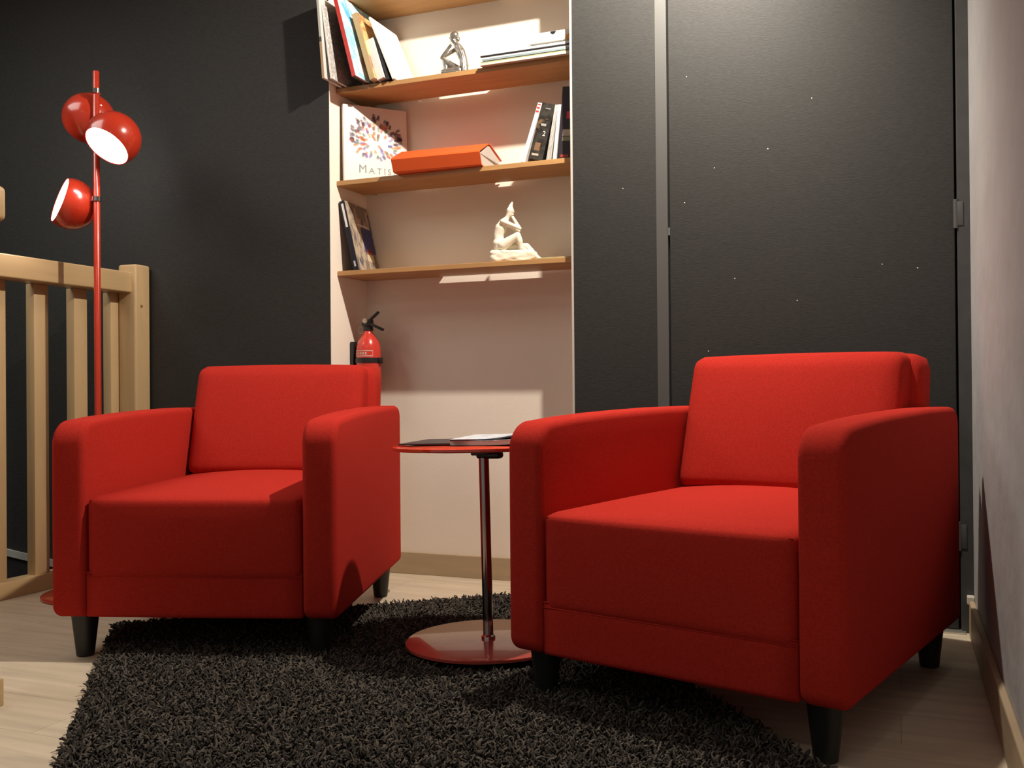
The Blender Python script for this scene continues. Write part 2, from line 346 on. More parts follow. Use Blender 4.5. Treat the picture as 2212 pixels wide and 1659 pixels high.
# ------------------------------------------------------------------ floor lamp
LX, LY = -2.65, 2.65
t = thing('floor_lamp', 'red metal floor lamp with three ball shades behind the left armchair', 'lamp', (LX, LY, 0))
bm = bmesh.new(); lathe(bm, [(.186, 0), (.19, .003), (.19, .009), (.186, .012)], 64); obj('base', bm, REDLAC, t, True, angle=40)
bm = bmesh.new(); lathe(bm, [(.0115, .012), (.0115, 1.866), (.0095, 1.869)], 24); obj('pole', bm, REDLAC, t, True, angle=40)
def head(cen, nrm, glow, r=.0915, cut=.5, up_=.01):
    """ball shade: a sphere with its mouth cut off, a recessed glowing diffuser inside"""
    v_ = (Vector((0, 0, H))-Vector(cen)).normalized(); r_ = Vector((0, 0, 1)).cross(v_).normalized(); u_ = v_.cross(r_)
    nrm = (r_*nrm[0]+u_*nrm[1]+v_*nrm[2]).normalized(); cen = Vector(cen)-Vector((LX, LY, 0))
    q = nrm.to_track_quat('Z', 'Y').to_matrix().to_4x4(); q.translation = cen
    a0 = math.asin(cut); prof = [(r*math.cos(a), r*math.sin(a)) for a in np.linspace(-PI/2+.03, a0, 22)]
    ri = r-.003; prof += [(ri*math.cos(a), ri*math.sin(a)) for a in np.linspace(a0, a0-.12, 4)]
    bm = bmesh.new(); lathe(bm, prof, 48, mat=q, caps=False)
    vs = [v for v in bm.verts]; 
    o = obj('lamp_shade', bm, REDLAC, t, True, angle=50)
    bm = bmesh.new(); zc = ri*math.sin(a0-.10); rc = ri*math.cos(a0-.10)
    lathe(bm, [(rc, zc-.004), (rc, zc), (rc*.6, zc+.005), (.002, zc+.007)], 48, mat=q); obj('diffuser', bm, glow, o, True, 'glowing white diffuser')
    # short chrome arm with a swivel back to the pole
    bm = bmesh.new(); p = Vector((0, 0, cen.z+up_)); d = (p-cen); d.z *= .6; dn = d.normalized()
    tube(bm, cen+dn*(r-.004), p, .0045); lathe(bm, [(.006, -.01), (.016, -.008), (.016, .008), (.006, .01)], 20, cen=p[:])
    obj('swivel_arm', bm, CHROME, t, True, 'chrome swivel arm', 40)

head((-2.522, 2.60, 1.604), (-.50, -.66, .56), LAMPGLOW)
head((-2.762, 2.64, 1.401), (-.90, .32, .14), LAMPGLOW, cut=.42)
head((-2.735, 2.70, 1.722), (-.45, -.55, -.70), LAMPGLOW, up_=.075)

# ------------------------------------------------------------------ railings
t = thing('wooden_railing', 'pale wooden stair railing with newel post beside the red floor lamp', 'railing', (-2.9, 2.4, 0))
def rb(name, x0, x1, y0, y1, z0, z1, bev, m, seg=2):
    bm = bmesh.new(); box(bm, x0+2.9, x1+2.9, y0-2.4, y1-2.4, z0, z1, bev, seg); return obj(name, bm, m, t, True, angle=40)
rb('handrail', -2.925, -2.835, .9, 3.018, 1.118, 1.200, .006, PINEH, 3)
rb('bottom_rail', -2.955, -2.895, .9, 3.03, 0, .060, .003, PINEH)
o = rb('newel_post', -2.905, -2.815, 3.012, 3.095, 0, 1.232, .010, PINE, 4)
bm = bmesh.new(); lathe(bm, [(.006, 0), (.006, .0015), (.001, .002)], 12, mat=Matrix.Translation((.0852, .645, 1.065)) @ Matrix.Rotation(PI/2, 4, 'Y')); obj('knot', bm, mat('dark_knot', (.22, .12, .05), .6), t)
y = 3.005
while y > .9:
    rb('baluster', -2.945, -2.905, y-.032, y+.032, .060, 1.118, .002, PINE); y -= .1835
t = thing('wooden_railing', 'end of a nearer wooden railing at the left edge of the photo', 'railing', (-2.2, 1.6, 0))
def rb2(name, x0, x1, y0, y1, z0, z1, bev, m, seg=2):
    bm = bmesh.new(); box(bm, x0+2.2, x1+2.2, y0-1.6, y1-1.6, z0, z1, bev, seg); return obj(name, bm, m, t, True, angle=40)
PINEX = wood('rail_beech_cross', (.56, .39, .20), .86, (2.2, 22, 22), .42, .15)
rb2('handrail', -2.82, -1.913, 1.585, 1.645, 1.118, 1.200, .014, PINEX, 4)
rb2('bottom_rail', -2.82, -1.922, 1.595, 1.635, 0, .062, .003, PINEX)
rb2('newel_post', -2.14, -2.06, 1.575, 1.655, 0, 1.118, .004, PINE)
rb2('newel_post', -2.82, -2.74, 1.575, 1.655, 0, 1.118, .004, PINE)

# ------------------------------------------------------------------ shag rug
def shag_rug():
    u = np.array([-.629, .777]); v = np.array([.777, .629]); O = np.array([-1.885, 1.873])
    t = thing('shag_rug', 'dark brown-black shag rug under the table and armchairs', 'rug')
    U0, U1, V0, V1 = -1.35, .51, .0, 1.365
    c = [O+u*a+v*b for a, b in ((U0, V0), (U1, V0), (U1, V1), (U0, V1))]
    m = mat('rug_backing', (.012, .011, .010), .95)
    bm = bmesh.new(); prism(bm, [tuple(p) for p in c], .0005, .010, 2); obj('backing', bm, m, t)
    rng = np.random.default_rng(3)
    sp = .0078; ua = np.arange(U0, U1, sp); va = np.arange(V0, V1, sp)
    g = np.stack(np.meshgrid(ua, va, indexing='ij'), -1).reshape(-1, 2); g += rng.uniform(-.5, .5, g.shape)*sp
    P = O+g[:, :1]*u+g[:, 1:]*v
    # keep those in front of the camera's frame with a margin
    vx = P[:, 0]*rt.x+P[:, 1]*rt.y; vd = P[:, 0]*fwd.x+P[:, 1]*fwd.y
    keep = (vd > .8) & (np.abs(vx/vd) < .75); P = P[keep]
    n = len(P); K = 4; NS = 3
    L = rng.uniform(.017, .028, n); ang = rng.uniform(0, 2*PI, n); bend = rng.uniform(.5, 1.7, n); curl = rng.uniform(-3.4, 3.4, n)
    wdt = rng.uniform(.0021, .0034, n)
    pos = np.stack([P[:, 0], P[:, 1], np.full(n, .009)], 1); pts = [pos.copy()]; dirs = []
    for k in range(K):
        th = bend*(k+.3)/K*1.5; a = ang+curl*k/K
        d = np.stack([np.sin(th)*np.cos(a), np.sin(th)*np.sin(a), np.cos(th)], 1); dirs.append(d)
        pos = pos+d*(L/K)[:, None]; pts.append(pos.copy())
    dirs.append(dirs[-1]); V = []
    flat = np.where(np.hypot(P[:, 0]+1.04, P[:, 1]-2.415) < .232, .42, 1.0)
    for p in pts: p[:, 2] = .009+(p[:, 2]-.009)*flat
    for k in range(K+1):
        d = dirs[k]; ref = np.where(np.abs(d[:, 2:3]) < .9, np.array([[0, 0, 1.]]), np.array([[1., 0, 0]]))
        a = np.cross(d, ref); a /= np.linalg.norm(a, axis=1)[:, None]; b = np.cross(d, a)
        w_ = wdt*(1, 1.05, 1.05, 1.0, .6)[k]
        for s in range(NS):
            q = 2*PI*s/NS; V.append(pts[k]+(a*math.cos(q)+b*math.sin(q))*w_[:, None])
    V = np.stack(V, 1)                       # n, (K+1)*NS, 3
    V[:, :, 2] = np.maximum(V[:, :, 2], .002)
    nv = (K+1)*NS; f = []
    for k in range(K):
        for s in range(NS):
            f.append((k*NS+s, k*NS+(s+1) % NS, (k+1)*NS+(s+1) % NS, (k+1)*NS+s))
    f = np.array(f); Fc = (f[None]+(np.arange(n)*nv)[:, None, None]).reshape(-1, 4)
    me = bpy.data.meshes.new('pile'); me.vertices.add(n*nv); me.vertices.foreach_set('co', V.reshape(-1).astype('f'))
    me.loops.add(Fc.size); me.loops.foreach_set('vertex_index', Fc.reshape(-1).astype('i'))
    me.polygons.add(len(Fc)); me.polygons.foreach_set('loop_start', (np.arange(len(Fc))*4).astype('i')); me.polygons.foreach_set('loop_total', np.full(len(Fc), 4, 'i'))
    me.update(calc_edges=True)
    me.polygons.foreach_set('use_smooth', [True]*len(me.polygons))
    # two yarn shades, chosen tuft by tuft
    mi = np.repeat((rng.random(n) < .45).astype('i'), K*NS); me.polygons.foreach_set('material_index', mi)
    me.materials.append(mat('dark_yarn', (.040, .034, .028), .85, spec=.2)); me.materials.append(mat('brown_yarn', (.102, .086, .070), .85, spec=.2))
    o = bpy.data.objects.new('pile', me); C.objects.link(o); o.parent = t; o['kind'] = 'stuff'; o['label'] = 'long shaggy yarn pile'
shag_rug()

# ------------------------------------------------------------------ side table and its magazines
TX, TY = -1.04, 2.415
t = thing('side_table', 'round red side table on a chrome pole between the armchairs', 'table', (TX, TY, .032)); t.rotation_euler = (0, R(-1.1), 0)
bm = bmesh.new(); lathe(bm, [(.221, 0), (.225, .002), (.225, .009), (.221, .011)], 72); obj('base', bm, REDTABLE, t, True, 'round red lacquered foot plate', 40)
bm = bmesh.new(); lathe(bm, [(.019, .011), (.019, .018), (.0145, .022)], 32); obj('collar', bm, CHROME, t, True, 'chrome collar', 40)
bm = bmesh.new(); lathe(bm, [(.014, .012), (.014, .520)], 32); obj('pole', bm, DARKCHROME, t, True, 'chrome pole', 40)
bm = bmesh.new(); lathe(bm, [(.246, .529), (.25, .532), (.25, .538), (.246, .541)], 72); obj('table_top', bm, REDGLASS, t, True, 'red round top', 40)
bm = bmesh.new(); box(bm, -.032, .020, -.018, .018, .508, .529, .004); box(bm, -.018, .054, -.016, .016, .499, .519, .008, 3); obj('height_lever', bm, mat('black_plastic', (.015, .012, .012), .35), t, True, 'black height lever', 40)
def sheet_mag(label, cx, cy, z, w_, l_, th, rz, m, curl=0.0, edge=None):
    """a magazine lying flat with softly lifting corner: printed cover over a page block"""
    o = thing('magazine', label, 'magazine', (cx-.0103, cy, z+(cx-TX)*.0192), rz, 'magazines on the round table'); o.rotation_euler = (0, R(-1.1), rz)
    nx = 12
    def block(z0, z1, mm, nm, ins=0):
        bm = bmesh.new(); rows = []
        for i in range(nx+1):
            x = -w_/2+ins+(w_-2*ins)*i/nx; k = curl*max(0, (i/nx-.35)/.65)**2
            rows.append([bm.verts.new((x, yy, zz+k)) for yy in (-l_/2+ins, l_/2-ins) for zz in (z0, z1)])
        for a, b in zip(rows, rows[1:]):
            bm.faces.new((a[0], b[0], b[2], a[2])); bm.faces.new((a[1], a[3], b[3], b[1])); bm.faces.new((a[0], a[1], b[1], b[0])); bm.faces.new((a[2], b[2], b[3], a[3]))
        for a in (rows[0], rows[-1]): bm.faces.new((a[0], a[2], a[3], a[1]))
        return obj(nm, bm, mm, o, True, angle=30)
    block(0, th-.0008, edge or PAGES, 'pages', .001); block(th-.0008, th, m, 'cover')
    return o
PAGES = mat('page_edges', (.66, .62, .55), .8, bump=(900, .4, .0008), scale_vec=(1, 1, 3))
GREYPRINT = speck('grey_print', [(.45, .5, .55), (.75, .78, .8), (.2, .22, .25)], 25)
BLUEPRINT = speck('pale_blue_print', [(.55, .66, .8), (.8, .82, .85), (.3, .35, .45)], 18)
tz = .032+.541+.001
sheet_mag('dark covered magazine flat on the left of the round table', TX-.105, TY+.0, tz+.002, .20, .26, .004, R(8), mat('dark_cover', (.05, .04, .045), .4), 0, mat('dark_pages', (.10, .07, .07), .8))
sheet_mag('grey paged magazine lying lowest on the right of the round table', TX+.09, TY-.01, tz+.0005, .22, .28, .012, R(-8), GREYPRINT, .006)
sheet_mag('pale blue magazine lying topmost on the round table', TX+.055, TY+.0, tz+.0135, .22, .27, .004, R(10), BLUEPRINT, .022, mat('dark_edge', (.10, .10, .11), .7))

# ------------------------------------------------------------------ books
def book(label, x, y, z, T, D, Hh, ang, rz, spine, front, group, cat='book', back=None, soft=False, pages=None, name='book', deco=None):
    """upright book: spine to the front (-y), thickness along x, leaning by ang about its lower corner.
       ang > 0: top goes to the left; < 0: top to the right"""
    t = thing(name, label, cat, (x, y, z), rz, group)
    t.rotation_euler = (0, -ang, rz)
    cv_ = .0012 if soft else .003; ins = .0 if soft else .003
    dx = 0 if ang >= 0 else -T
    def part(nm, x0, x1, y0, y1, z0, z1, m, bev=0, lab=None):
        bm = bmesh.new(); box(bm, x0+dx, x1+dx, y0, y1, z0, z1, bev, 2); return obj(nm, bm, m, t, label=lab)
    part('pages', cv_, T-cv_, cv_*1.2, D-ins, ins, Hh-ins, pages or PAGES)
    part('front_cover', T-cv_, T, 0, D, 0, Hh, front); part('back_cover', 0, cv_, 0, D, 0, Hh, back or spine)
    s = part('spine', 0, T, -.0008, cv_, 0, Hh, spine, .0006)
    if deco:
        for (a0, a1, b0, b1, m) in deco:      # printed marks on the spine, in fractions of width and height
            bm = bmesh.new(); box(bm, dx+T*a0, dx+T*a1, -.0014, -.0007, Hh*b0, Hh*b1); obj('spine_print', bm, m, s)
    return t
W = mat('white_print', (.78, .76, .72), .5); BLK = mat('black_print', (.014, .013, .013), .35)
SHELF2, SHELF3, SHELF4 = SHZ[2], SHZ[1], SHZ[0]
G2 = 'books leaning at the left end of the statuette shelf'
tilt = R
book('thin grey and tan magazine against the alcove side wall', -1.950, 3.030, SHELF2+.001, .010, .24, .31, R(4.5), 0, mat('grey_spine', (.50, .49, .46), .5), mat('grey_cover', (.5, .5, .48), .4), G2, 'magazine', soft=True, name='magazine',
     deco=[(0, 1, .0, .44, mat('tan_print', (.42, .27, .15), .5)), (0, 1, .44, .50, mat('dark_band', (.06, .05, .04), .5))])
book('white edged magazine between the grey one and the red book', -1.925, 3.045, SHELF2+.001, .007, .23, .28, R(7.5), 0, W, speck('pale_scribble', [(.65, .62, .58), (.3, .27, .26), (.75, .74, .7)], 70), G2, 'magazine', soft=True, name='magazine')
book('red spined book with pale blue picture cover overhanging the shelf', -1.840, 3.055, SHELF2+.001, .016, .275, .325, R(14.5), R(0), mat('red_spine', (.55, .04, .03), .4),
     speck('sky_picture', [(.10, .42, .65), (.75, .82, .85), (.20, .52, .68), (.85, .86, .84), (.30, .16, .12)], 9, stretch=(1, 1, .6)), G2, back=BLK, pages=mat('dark_pink_pages', (.35, .16, .15), .8))
book('tan spined book with orange picture cover', -1.800, 3.115, SHELF2+.001, .022, .225, .265, R(16.5), 0, mat('tan_spine', (.50, .34, .17), .5),
     speck('orange_picture', [(.60, .30, .08), (.75, .50, .22), (.30, .12, .04), (.7, .62, .5)], 14), G2)
book('thick white book right of the tan one', -1.776, 3.128, SHELF2+.001, .030, .20, .160, R(17), 0, mat('white_spine', (.76, .75, .72), .5), W, G2)
book('slim black book between two white ones', -1.739, 3.135, SHELF2+.001, .008, .20, .172, R(18.6), 0, BLK, mat('black_cover', (.02, .018, .018), .4), G2)
book('large white book leaning rightmost of the shelf corner row', -1.719, 3.140, SHELF2+.001, .008, .205, .262, R(22.3), R(0), mat('white_spine_b', (.78, .77, .74), .5), speck('white_faint_print', [(.78, .78, .76), (.70, .74, .74), (.82, .8, .76)], 30), G2, soft=True)

# corner book with the frond cover (shelf below)
def corner_book():
    t = thing('book', 'large white book with leafy cover leaning in the alcove corner', 'book', (-1.940, 3.165, SHELF3+.001), 0, 'books on the binder shelf')
    wd, hh, th = .255, .296, .016
    ax = Vector((.67, .742, 0)).normalized(); nz = Vector((ax.y, -ax.x, 0))   # cover faces out of the corner
    zt = (Vector((0, 0, 1))-nz*.035).normalized(); nz = ax.cross(zt).normalized()
    t.matrix_world = Matrix.Translation((-1.940, 3.160, SHELF3+.001)) @ Matrix((ax, zt, nz)).transposed().to_4x4()
    cover = mat('cream_cover', (.74, .66, .58), .4)
    bm = bmesh.new(); box(bm, .004, wd-.003, .003, hh-.003, -th+.003, -.003); obj('pages', bm, PAGES, t)
    bm = bmesh.new(); box(bm, 0, wd, 0, hh, -.003, 0, .001); fc = obj('front_cover', bm, cover, t)
    bm = bmesh.new(); box(bm, 0, wd, 0, hh, -th, -th+.003, .001); obj('back_cover', bm, cover, t)
    bm = bmesh.new(); box(bm, -.0005, .003, 0, hh, -th, 0, .001); obj('spine', bm, cover, t)
    inks = [mat('ink_%s' % n, c, .6) for n, c in (('plum', (.10, .04, .06)), ('violet', (.22, .18, .5)), ('orange', (.62, .18, .06)), ('red', (.55, .06, .05)), ('green', (.16, .28, .20)), ('sand', (.60, .42, .2)), ('slate', (.2, .24, .3)))]
    rnd = random.Random(5); bms = [bmesh.new() for _ in inks]
    def leaf(bm, cx, cy, a, l, w_):
        ca, sa = math.cos(a), math.sin(a); pts = [(0, 0), (l*.35, w_), (l*.8, w_*.7), (l, 0), (l*.8, -w_*.7), (l*.35, -w_)]
        bm.faces.new([bm.verts.new((cx+px*ca-py*sa, cy+px*sa+py*ca, .0006)) for px, py in pts])
    nfr = 0
    while nfr < 120:
        fx, fy = rnd.uniform(-1, 1), rnd.uniform(-1, 1)
        if fx*fx+fy*fy > 1: continue
        nfr += 1; cx = wd*.50+fx*wd*.37; cy = hh*.60+fy*hh*.25; rad = math.hypot(fx, fy)
        outer = rad > .62 and (fy > -.3)
        i = (0 if rnd.random() < .8 else 6) if outer else rnd.choice([1, 2, 3, 4, 5, 2, 4, 1])
        dirn = math.atan2(fy+.3, fx)+rnd.uniform(-.5, .5); ln = rnd.uniform(.013, .020)
        ca, sa = math.cos(dirn), math.sin(dirn)
        for k in range(4):
            sx, sy = cx+ca*ln*k/4, cy+sa*ln*k/4
            for s in (-1, 1): leaf(bms[i], sx, sy, dirn+s*.75, .0085, .0011)
        leaf(bms[i], cx, cy, dirn, ln+.007, .0008)
    for b, m in zip(bms, inks): obj('cover_print', b, m, fc)
    # title in wide spaced capitals
    x = .060
    for ch, sz in (('M', .044), ('A', .032), ('T', .032), ('I', .032), ('S', .032), ('S', .032), ('E', .032)):
        c = bpy.data.curves.new('lettering', 'FONT'); c.body = ch; c.size = sz; c.extrude = .0002; c.align_x = 'LEFT'
        o = bpy.data.objects.new('lettering', c); C.objects.link(o)
        dg = bpy.context.evaluated_depsgraph_get(); me = bpy.data.meshes.new_from_object(o.evaluated_get(dg)); bpy.data.objects.remove(o)
        wv = [v.co.x for v in me.vertices]; wch = max(wv)-min(wv)
        # serifs at the feet and heads of each letter
        b = bmesh.new(); b.from_mesh(me); mn = min(wv); hs_ = max(v.co.y for v in b.verts)
        if ch in 'MTIA':
            feet = {'M': (mn+.001, mn+wch-.001), 'A': (mn+.001, mn+wch-.001), 'T': (mn+wch/2,), 'I': (mn+wch/2,)}[ch]
            for fxx in feet: box(b, fxx-.0035, fxx+.0035, 0, .0012, -.0002, .0002)
            if ch == 'I': box(b, feet[0]-.0035, feet[0]+.0035, hs_-.0012, hs_, -.0002, .0002)
        bmesh.ops.translate(b, verts=b.verts[:], vec=(x-mn, .038, .0005)); bpy.data.meshes.remove(me)
        obj('lettering', b, mat('grey_ink', (.20, .21, .22), .6), fc); x += wch+.011
corner_book()

# orange ring binder lying with its spine to the front
def binder():
    t = thing('ring_binder', 'orange binder lying on its side, spine forward, pages fanned', 'binder', (-1.705, 3.110, SHELF3), R(3), )
    L0, L1 = 0, .345
    ora = mat('orange_card', (.78, .115, .022), .42)
    # outline of the card shell in (y, z): bottom board, spine, raised top board
    outer = [(.225, .0005), (.012, .0005), (.004, .004), (-.014, .044), (-.012, .050), (.078, .094), (.100, .096), (.225, .064)]
    th = .0028; inner = [(.225, .0033), (.013, .0033), (.0065, .006), (-.0105, .045), (-.0095, .0475), (.079, .091), (.100, .093), (.225, .061)]
    for nm, (a, b) in {'bottom_board': (0, 1), 'spine': (1, 4), 'top_board': (4, 7)}.items():
        bm = bmesh.new(); prism(bm, outer[a:b+1]+inner[a:b+1][::-1], L0, L1, 0); obj(nm, bm, ora, t)
    bm = bmesh.new()
    # two page blocks, slightly opened apart
    prism(bm, [(.020, .0045), (.210, .0045), (.212, .030), (.006, .040)], L0+.006, L1-.004, 0)
    prism(bm, [(.004, .0425), (.206, .045), (.208, .060), (.10, .088), (.080, .086)], L0+.006, L1-.004, 0)
    obj('pages', bm, mat('grey_pages', (.52, .47, .42), .8, bump=(300, .8, .002), scale_vec=(.2, 1, 4)), t)
binder()
G3 = 'books on the binder shelf'
ILL = speck('dark_illustration', [(.012, .011, .010), (.05, .045, .035), (.012, .011, .010), (.20, .12, .06)], 16)
book('slim white book leaning beside the black illustrated one', -1.209, 3.165, SHELF3+.001, .016, .17, .212, R(-18.5), 0, mat('white_red_spine', (.78, .75, .70), .5), W, G3, deco=[(.1, .8, .84, .87, mat('red_print', (.5, .05, .04), .5)), (.1, .8, .90, .93, mat('red_print_b', (.5, .05, .04), .5)), (.1, .8, .96, .98, mat('red_print_c', (.5, .05, .04), .5))])
bk = book('black illustrated book leaning between white books', -1.144, 3.165, SHELF3+.001, .050, .17, .198, R(-15), 0, ILL, BLK, G3,
     deco=[(.35, .75, .90, .915, mat('grey_print_line', (.3, .3, .3), .5)), (.30, .68, .60, .64, mat('pale_patch', (.35, .36, .33), .5)), (.12, .62, .07, .11, mat('cream_patch', (.5, .42, .33), .5)), (.2, .6, .16, .30, mat('brown_patch', (.22, .12, .06), .5))])
# the numeral on its spine
c = bpy.data.curves.new('lettering', 'FONT'); c.body = '2'; c.size = .024; c.extrude = .0002
o = bpy.data.objects.new('lettering', c); C.objects.link(o); me = bpy.data.meshes.new_from_object(o.evaluated_get(bpy.context.evaluated_depsgraph_get())); bpy.data.objects.remove(o)
b = bmesh.new(); b.from_mesh(me); bmesh.ops.transform(b, matrix=Matrix.Translation((-.022, -.0016, .085)) @ Matrix.Rotation(PI/2, 4, 'X'), verts=b.verts[:]); obj('lettering', b, W, bk)
book('white book directly right of the black illustrated one', -1.1175, 3.165, SHELF3+.001, .012, .17, .192, R(-10.5), 0, speck('white_grey_spine', [(.62, .60, .54), (.35, .34, .32), (.72, .70, .64)], 60, stretch=(3, 1, .4)), W, G3)
book('narrow white book second from the alcove right edge', -1.093, 3.165, SHELF3+.001, .012, .17, .190, R(-6.5), 0, mat('white_spine_c', (.74, .72, .66), .5), W, G3)
book('tall black book with red label at the alcove right edge', -1.040, 3.165, SHELF3+.001, .046, .17, .247, R(-4.6), 0, mat('black_red_spine', (.022, .016, .022), .45), BLK, G3,
     deco=[(.48, .82, .55, .65, mat('red_label', (.5, .03, .05), .5)), (.25, .85, .31, .40, mat('cream_label', (.42, .36, .30), .5)), (.25, .85, .24, .30, mat('green_label', (.25, .25, .14), .5)), (.2, .8, .015, .05, mat('red_foot_label', (.35, .04, .03), .5))])

# blue book on the lowest shelf
t = book('dark blue picture book leaning alone at the left of the lowest shelf', -1.905, 3.165, SHELF4+.001, .022, .205, .270, R(12.5), R(6), mat('navy_spine', (.012, .012, .020), .35),
     speck('city_picture', [(.03, .04, .16), (.25, .20, .15), (.55, .45, .33), (.08, .08, .12)], 22, stretch=(1, 1, .5)), None,
     deco=[(.3, .7, .62, .96, mat('white_spine_title', (.7, .7, .68), .5)), (.35, .65, .05, .13, mat('white_spine_mark', (.5, .5, .48), .5))])
fc = [c_ for c_ in t.children if c_.name.startswith('front_cover')][0]
for nm, a0, a1, b0, b1, m in (('grey_print', .09, .17, .215, .262, mat('grey_panel', (.24, .20, .17), .5)), ('title_print', .07, .18, .185, .190, W), ('blue_print', .10, .20, .08, .18, mat('deep_blue', (.03, .04, .20), .4)),
                              ('red_print', .115, .165, .075, .095, mat('cover_red', (.6, .12, .05), .5)), ('cream_print', .11, .17, .045, .072, mat('cover_cream', (.65, .55, .38), .5))):
    bm = bmesh.new(); box(bm, .022, .0226, a0, a1, b0, b1); obj('cover_print', bm, m, fc)  # flat printed patches on the cover

# magazines stacked flat at the right of the statuette shelf
G4 = 'magazines stacked on the right of the statuette shelf'
labs = ['bottom pale magazine of the stack at the alcove right edge', 'olive edged magazine second from the bottom of that shelf stack', 'teal grey magazine third from the bottom of that shelf stack',
        'white magazine fourth from the bottom of that shelf stack', 'black spined magazine in the middle of that shelf stack', 'white magazine just under the top of that shelf stack', 'dotted white magazine on top of the shelf stack']
cols = [(.62, .56, .46), (.30, .29, .16), (.22, .28, .29), (.66, .63, .60), (.03, .03, .035), (.68, .66, .62), (.74, .73, .68)]
z = SHELF2
for i, (l, c_) in enumerate(zip(labs, cols)):
    th = (.008, .006, .007, .008, .004, .009, .006)[i]; x0 = -1.362+(0, .002, .010, .004, .0, .012, .10)[i]; yy = 3.13+(0, .004, .002, .006, .003, .008, .02)[i]
    wd = NX1-.006-x0
    t = thing('magazine', l, 'magazine', (x0, yy, z+.0003), 0, G4)
    m = mat('magazine_cover', c_, .4) if i < 6 else speck('dotted_cover', [(.78, .77, .72), (.78, .77, .72), (.78, .77, .72), (.25, .22, .2)], 90)
    bm = bmesh.new(); box(bm, 0, wd, 0, .21, th-.0009, th); obj('front_cover', bm, m, t)
    bm = bmesh.new(); box(bm, 0, wd, 0, .21, 0, .0009); obj('back_cover', bm, m, t)
    bm = bmesh.new(); box(bm, .001, wd-.001, .0012, .208, .0009, th-.0009); obj('pages', bm, PAGES, t)
    bm = bmesh.new(); box(bm, 0, wd, -.0006, .0012, 0, th); obj('spine', bm, m, t)
    z += th+.0006
# thick dotted notebook lying on the magazine stack
t = thing('notebook', 'thick white dotted notebook lying on the magazines at the alcove right edge', 'notebook', (-1.178, 3.138, z+.0003), 0)
dots = speck('dotted_paper', [(.76, .75, .70), (.76, .75, .70), (.74, .73, .68), (.76, .75, .70), (.30, .27, .24)], 75)
bm = bmesh.new(); box(bm, 0, .152, 0, .17, .0, .0015); obj('back_cover', bm, dots, t)
bm = bmesh.new(); box(bm, 0, .152, 0, .17, .0325, .034); obj('front_cover', bm, dots, t)
bm = bmesh.new(); box(bm, .001, .151, .0015, .169, .0015, .0325); obj('pages', bm, PAGES, t)
bm = bmesh.new(); box(bm, 0, .152, -.0005, .0015, 0, .034); fc = obj('spine', bm, dots, t)
bm = bmesh.new(); pts = arc(.088, .0335, .010, 180, 360, 12); prism(bm, pts, -.0012, -.0005, 1); obj('spine_print', bm, BLK, fc, label='black half disc')
bm = bmesh.new(); prism(bm, [(.128, .0), (.152, .0), (.152, .022), (.136, .014)], -.0012, -.0005, 1); obj('spine_print', bm, mat('orange_print', (.62, .30, .08), .5), fc, label='orange patch')
# thin green pamphlet on the lowest shelf
bm = bmesh.new(); box(bm, -1.17, -1.03, 3.155, 3.33, SHELF4, SHELF4+.004, .001)
tag(obj('pamphlet', bm, speck('green_print', [(.30, .36, .16), (.5, .46, .25), (.3, .2, .12)], 20)), 'thin green pamphlet lying flat right of the white statuette', 'pamphlet')

# ------------------------------------------------------------------ statuettes
def limb_mesh(joints, edges, g=1.0, vox=.0015, extra=(), f=1.17):
    """tapered limbs between joints, welded into one continuous surface"""
    joints = {n: (p, r*f) for n, (p, r) in joints.items()}; b = bmesh.new()
    for n, (p, r) in joints.items(): ball(b, tuple(c*g for c in p), r*g)
    for a, c in edges:
        (pa, ra), (pc, rc) = joints[a], joints[c]; tube(b, [q*g for q in pa], [q*g for q in pc], ra*g*.99, rc*g*.99, 16)
    for c, r, sc in extra: ball(b, tuple(q*g for q in c), r*g, sc)
    me = bpy.data.meshes.new('sk'); b.to_mesh(me); b.free(); o = bpy.data.objects.new('sk', me); C.objects.link(o)
    m = o.modifiers.new('r', 'REMESH'); m.mode = 'VOXEL'; m.voxel_size = vox
    m = o.modifiers.new('s', 'SMOOTH'); m.factor = .5; m.iterations = 3
    out = bpy.data.meshes.new_from_object(o.evaluated_get(bpy.context.evaluated_depsgraph_get()))
    bpy.data.objects.remove(o); b = bmesh.new(); b.from_mesh(out); bpy.data.meshes.remove(out); return b
def ball(bm, c, r, sc=(1, 1, 1), n=16):
    rr = bmesh.ops.create_uvsphere(bm, u_segments=n, v_segments=n//2+2, radius=r)
    for v in rr['verts']: v.co = Vector((v.co.x*sc[0]+c[0], v.co.y*sc[1]+c[1], v.co.z*sc[2]+c[2]))
def rock(x0, x1, y0, y1, z1, seed, n=9, amp=.006):
    from mathutils import noise
    bm = bmesh.new(); softbox(bm, x0, x1, y0, y1, 0, z1, min(z1*.3, .010), n)
    c = Vector(((x0+x1)/2, (y0+y1)/2, z1*.4))
    for v in bm.verts:
        q = v.co*55+Vector((seed, 0, 0)); k = (noise.noise(q)+.5*noise.noise(q*2.3))*amp
        if v.co.z > .003: v.co += (v.co-c).normalized()*k
        else: v.co.xy += (v.co-c).normalized().xy*k
        v.co.z = max(0, v.co.z)
    return bm
PLWHITE = mat('white_plaster_cast', (.80, .74, .60), .6, bump=(260, .25, .002), var=(30, .08))
t = thing('statuette', 'white plaster statuette of a seated figure on a rock', 'statuette', (-1.262, 3.215, SHELF4))
t.rotation_euler = (0, 0, R(14))
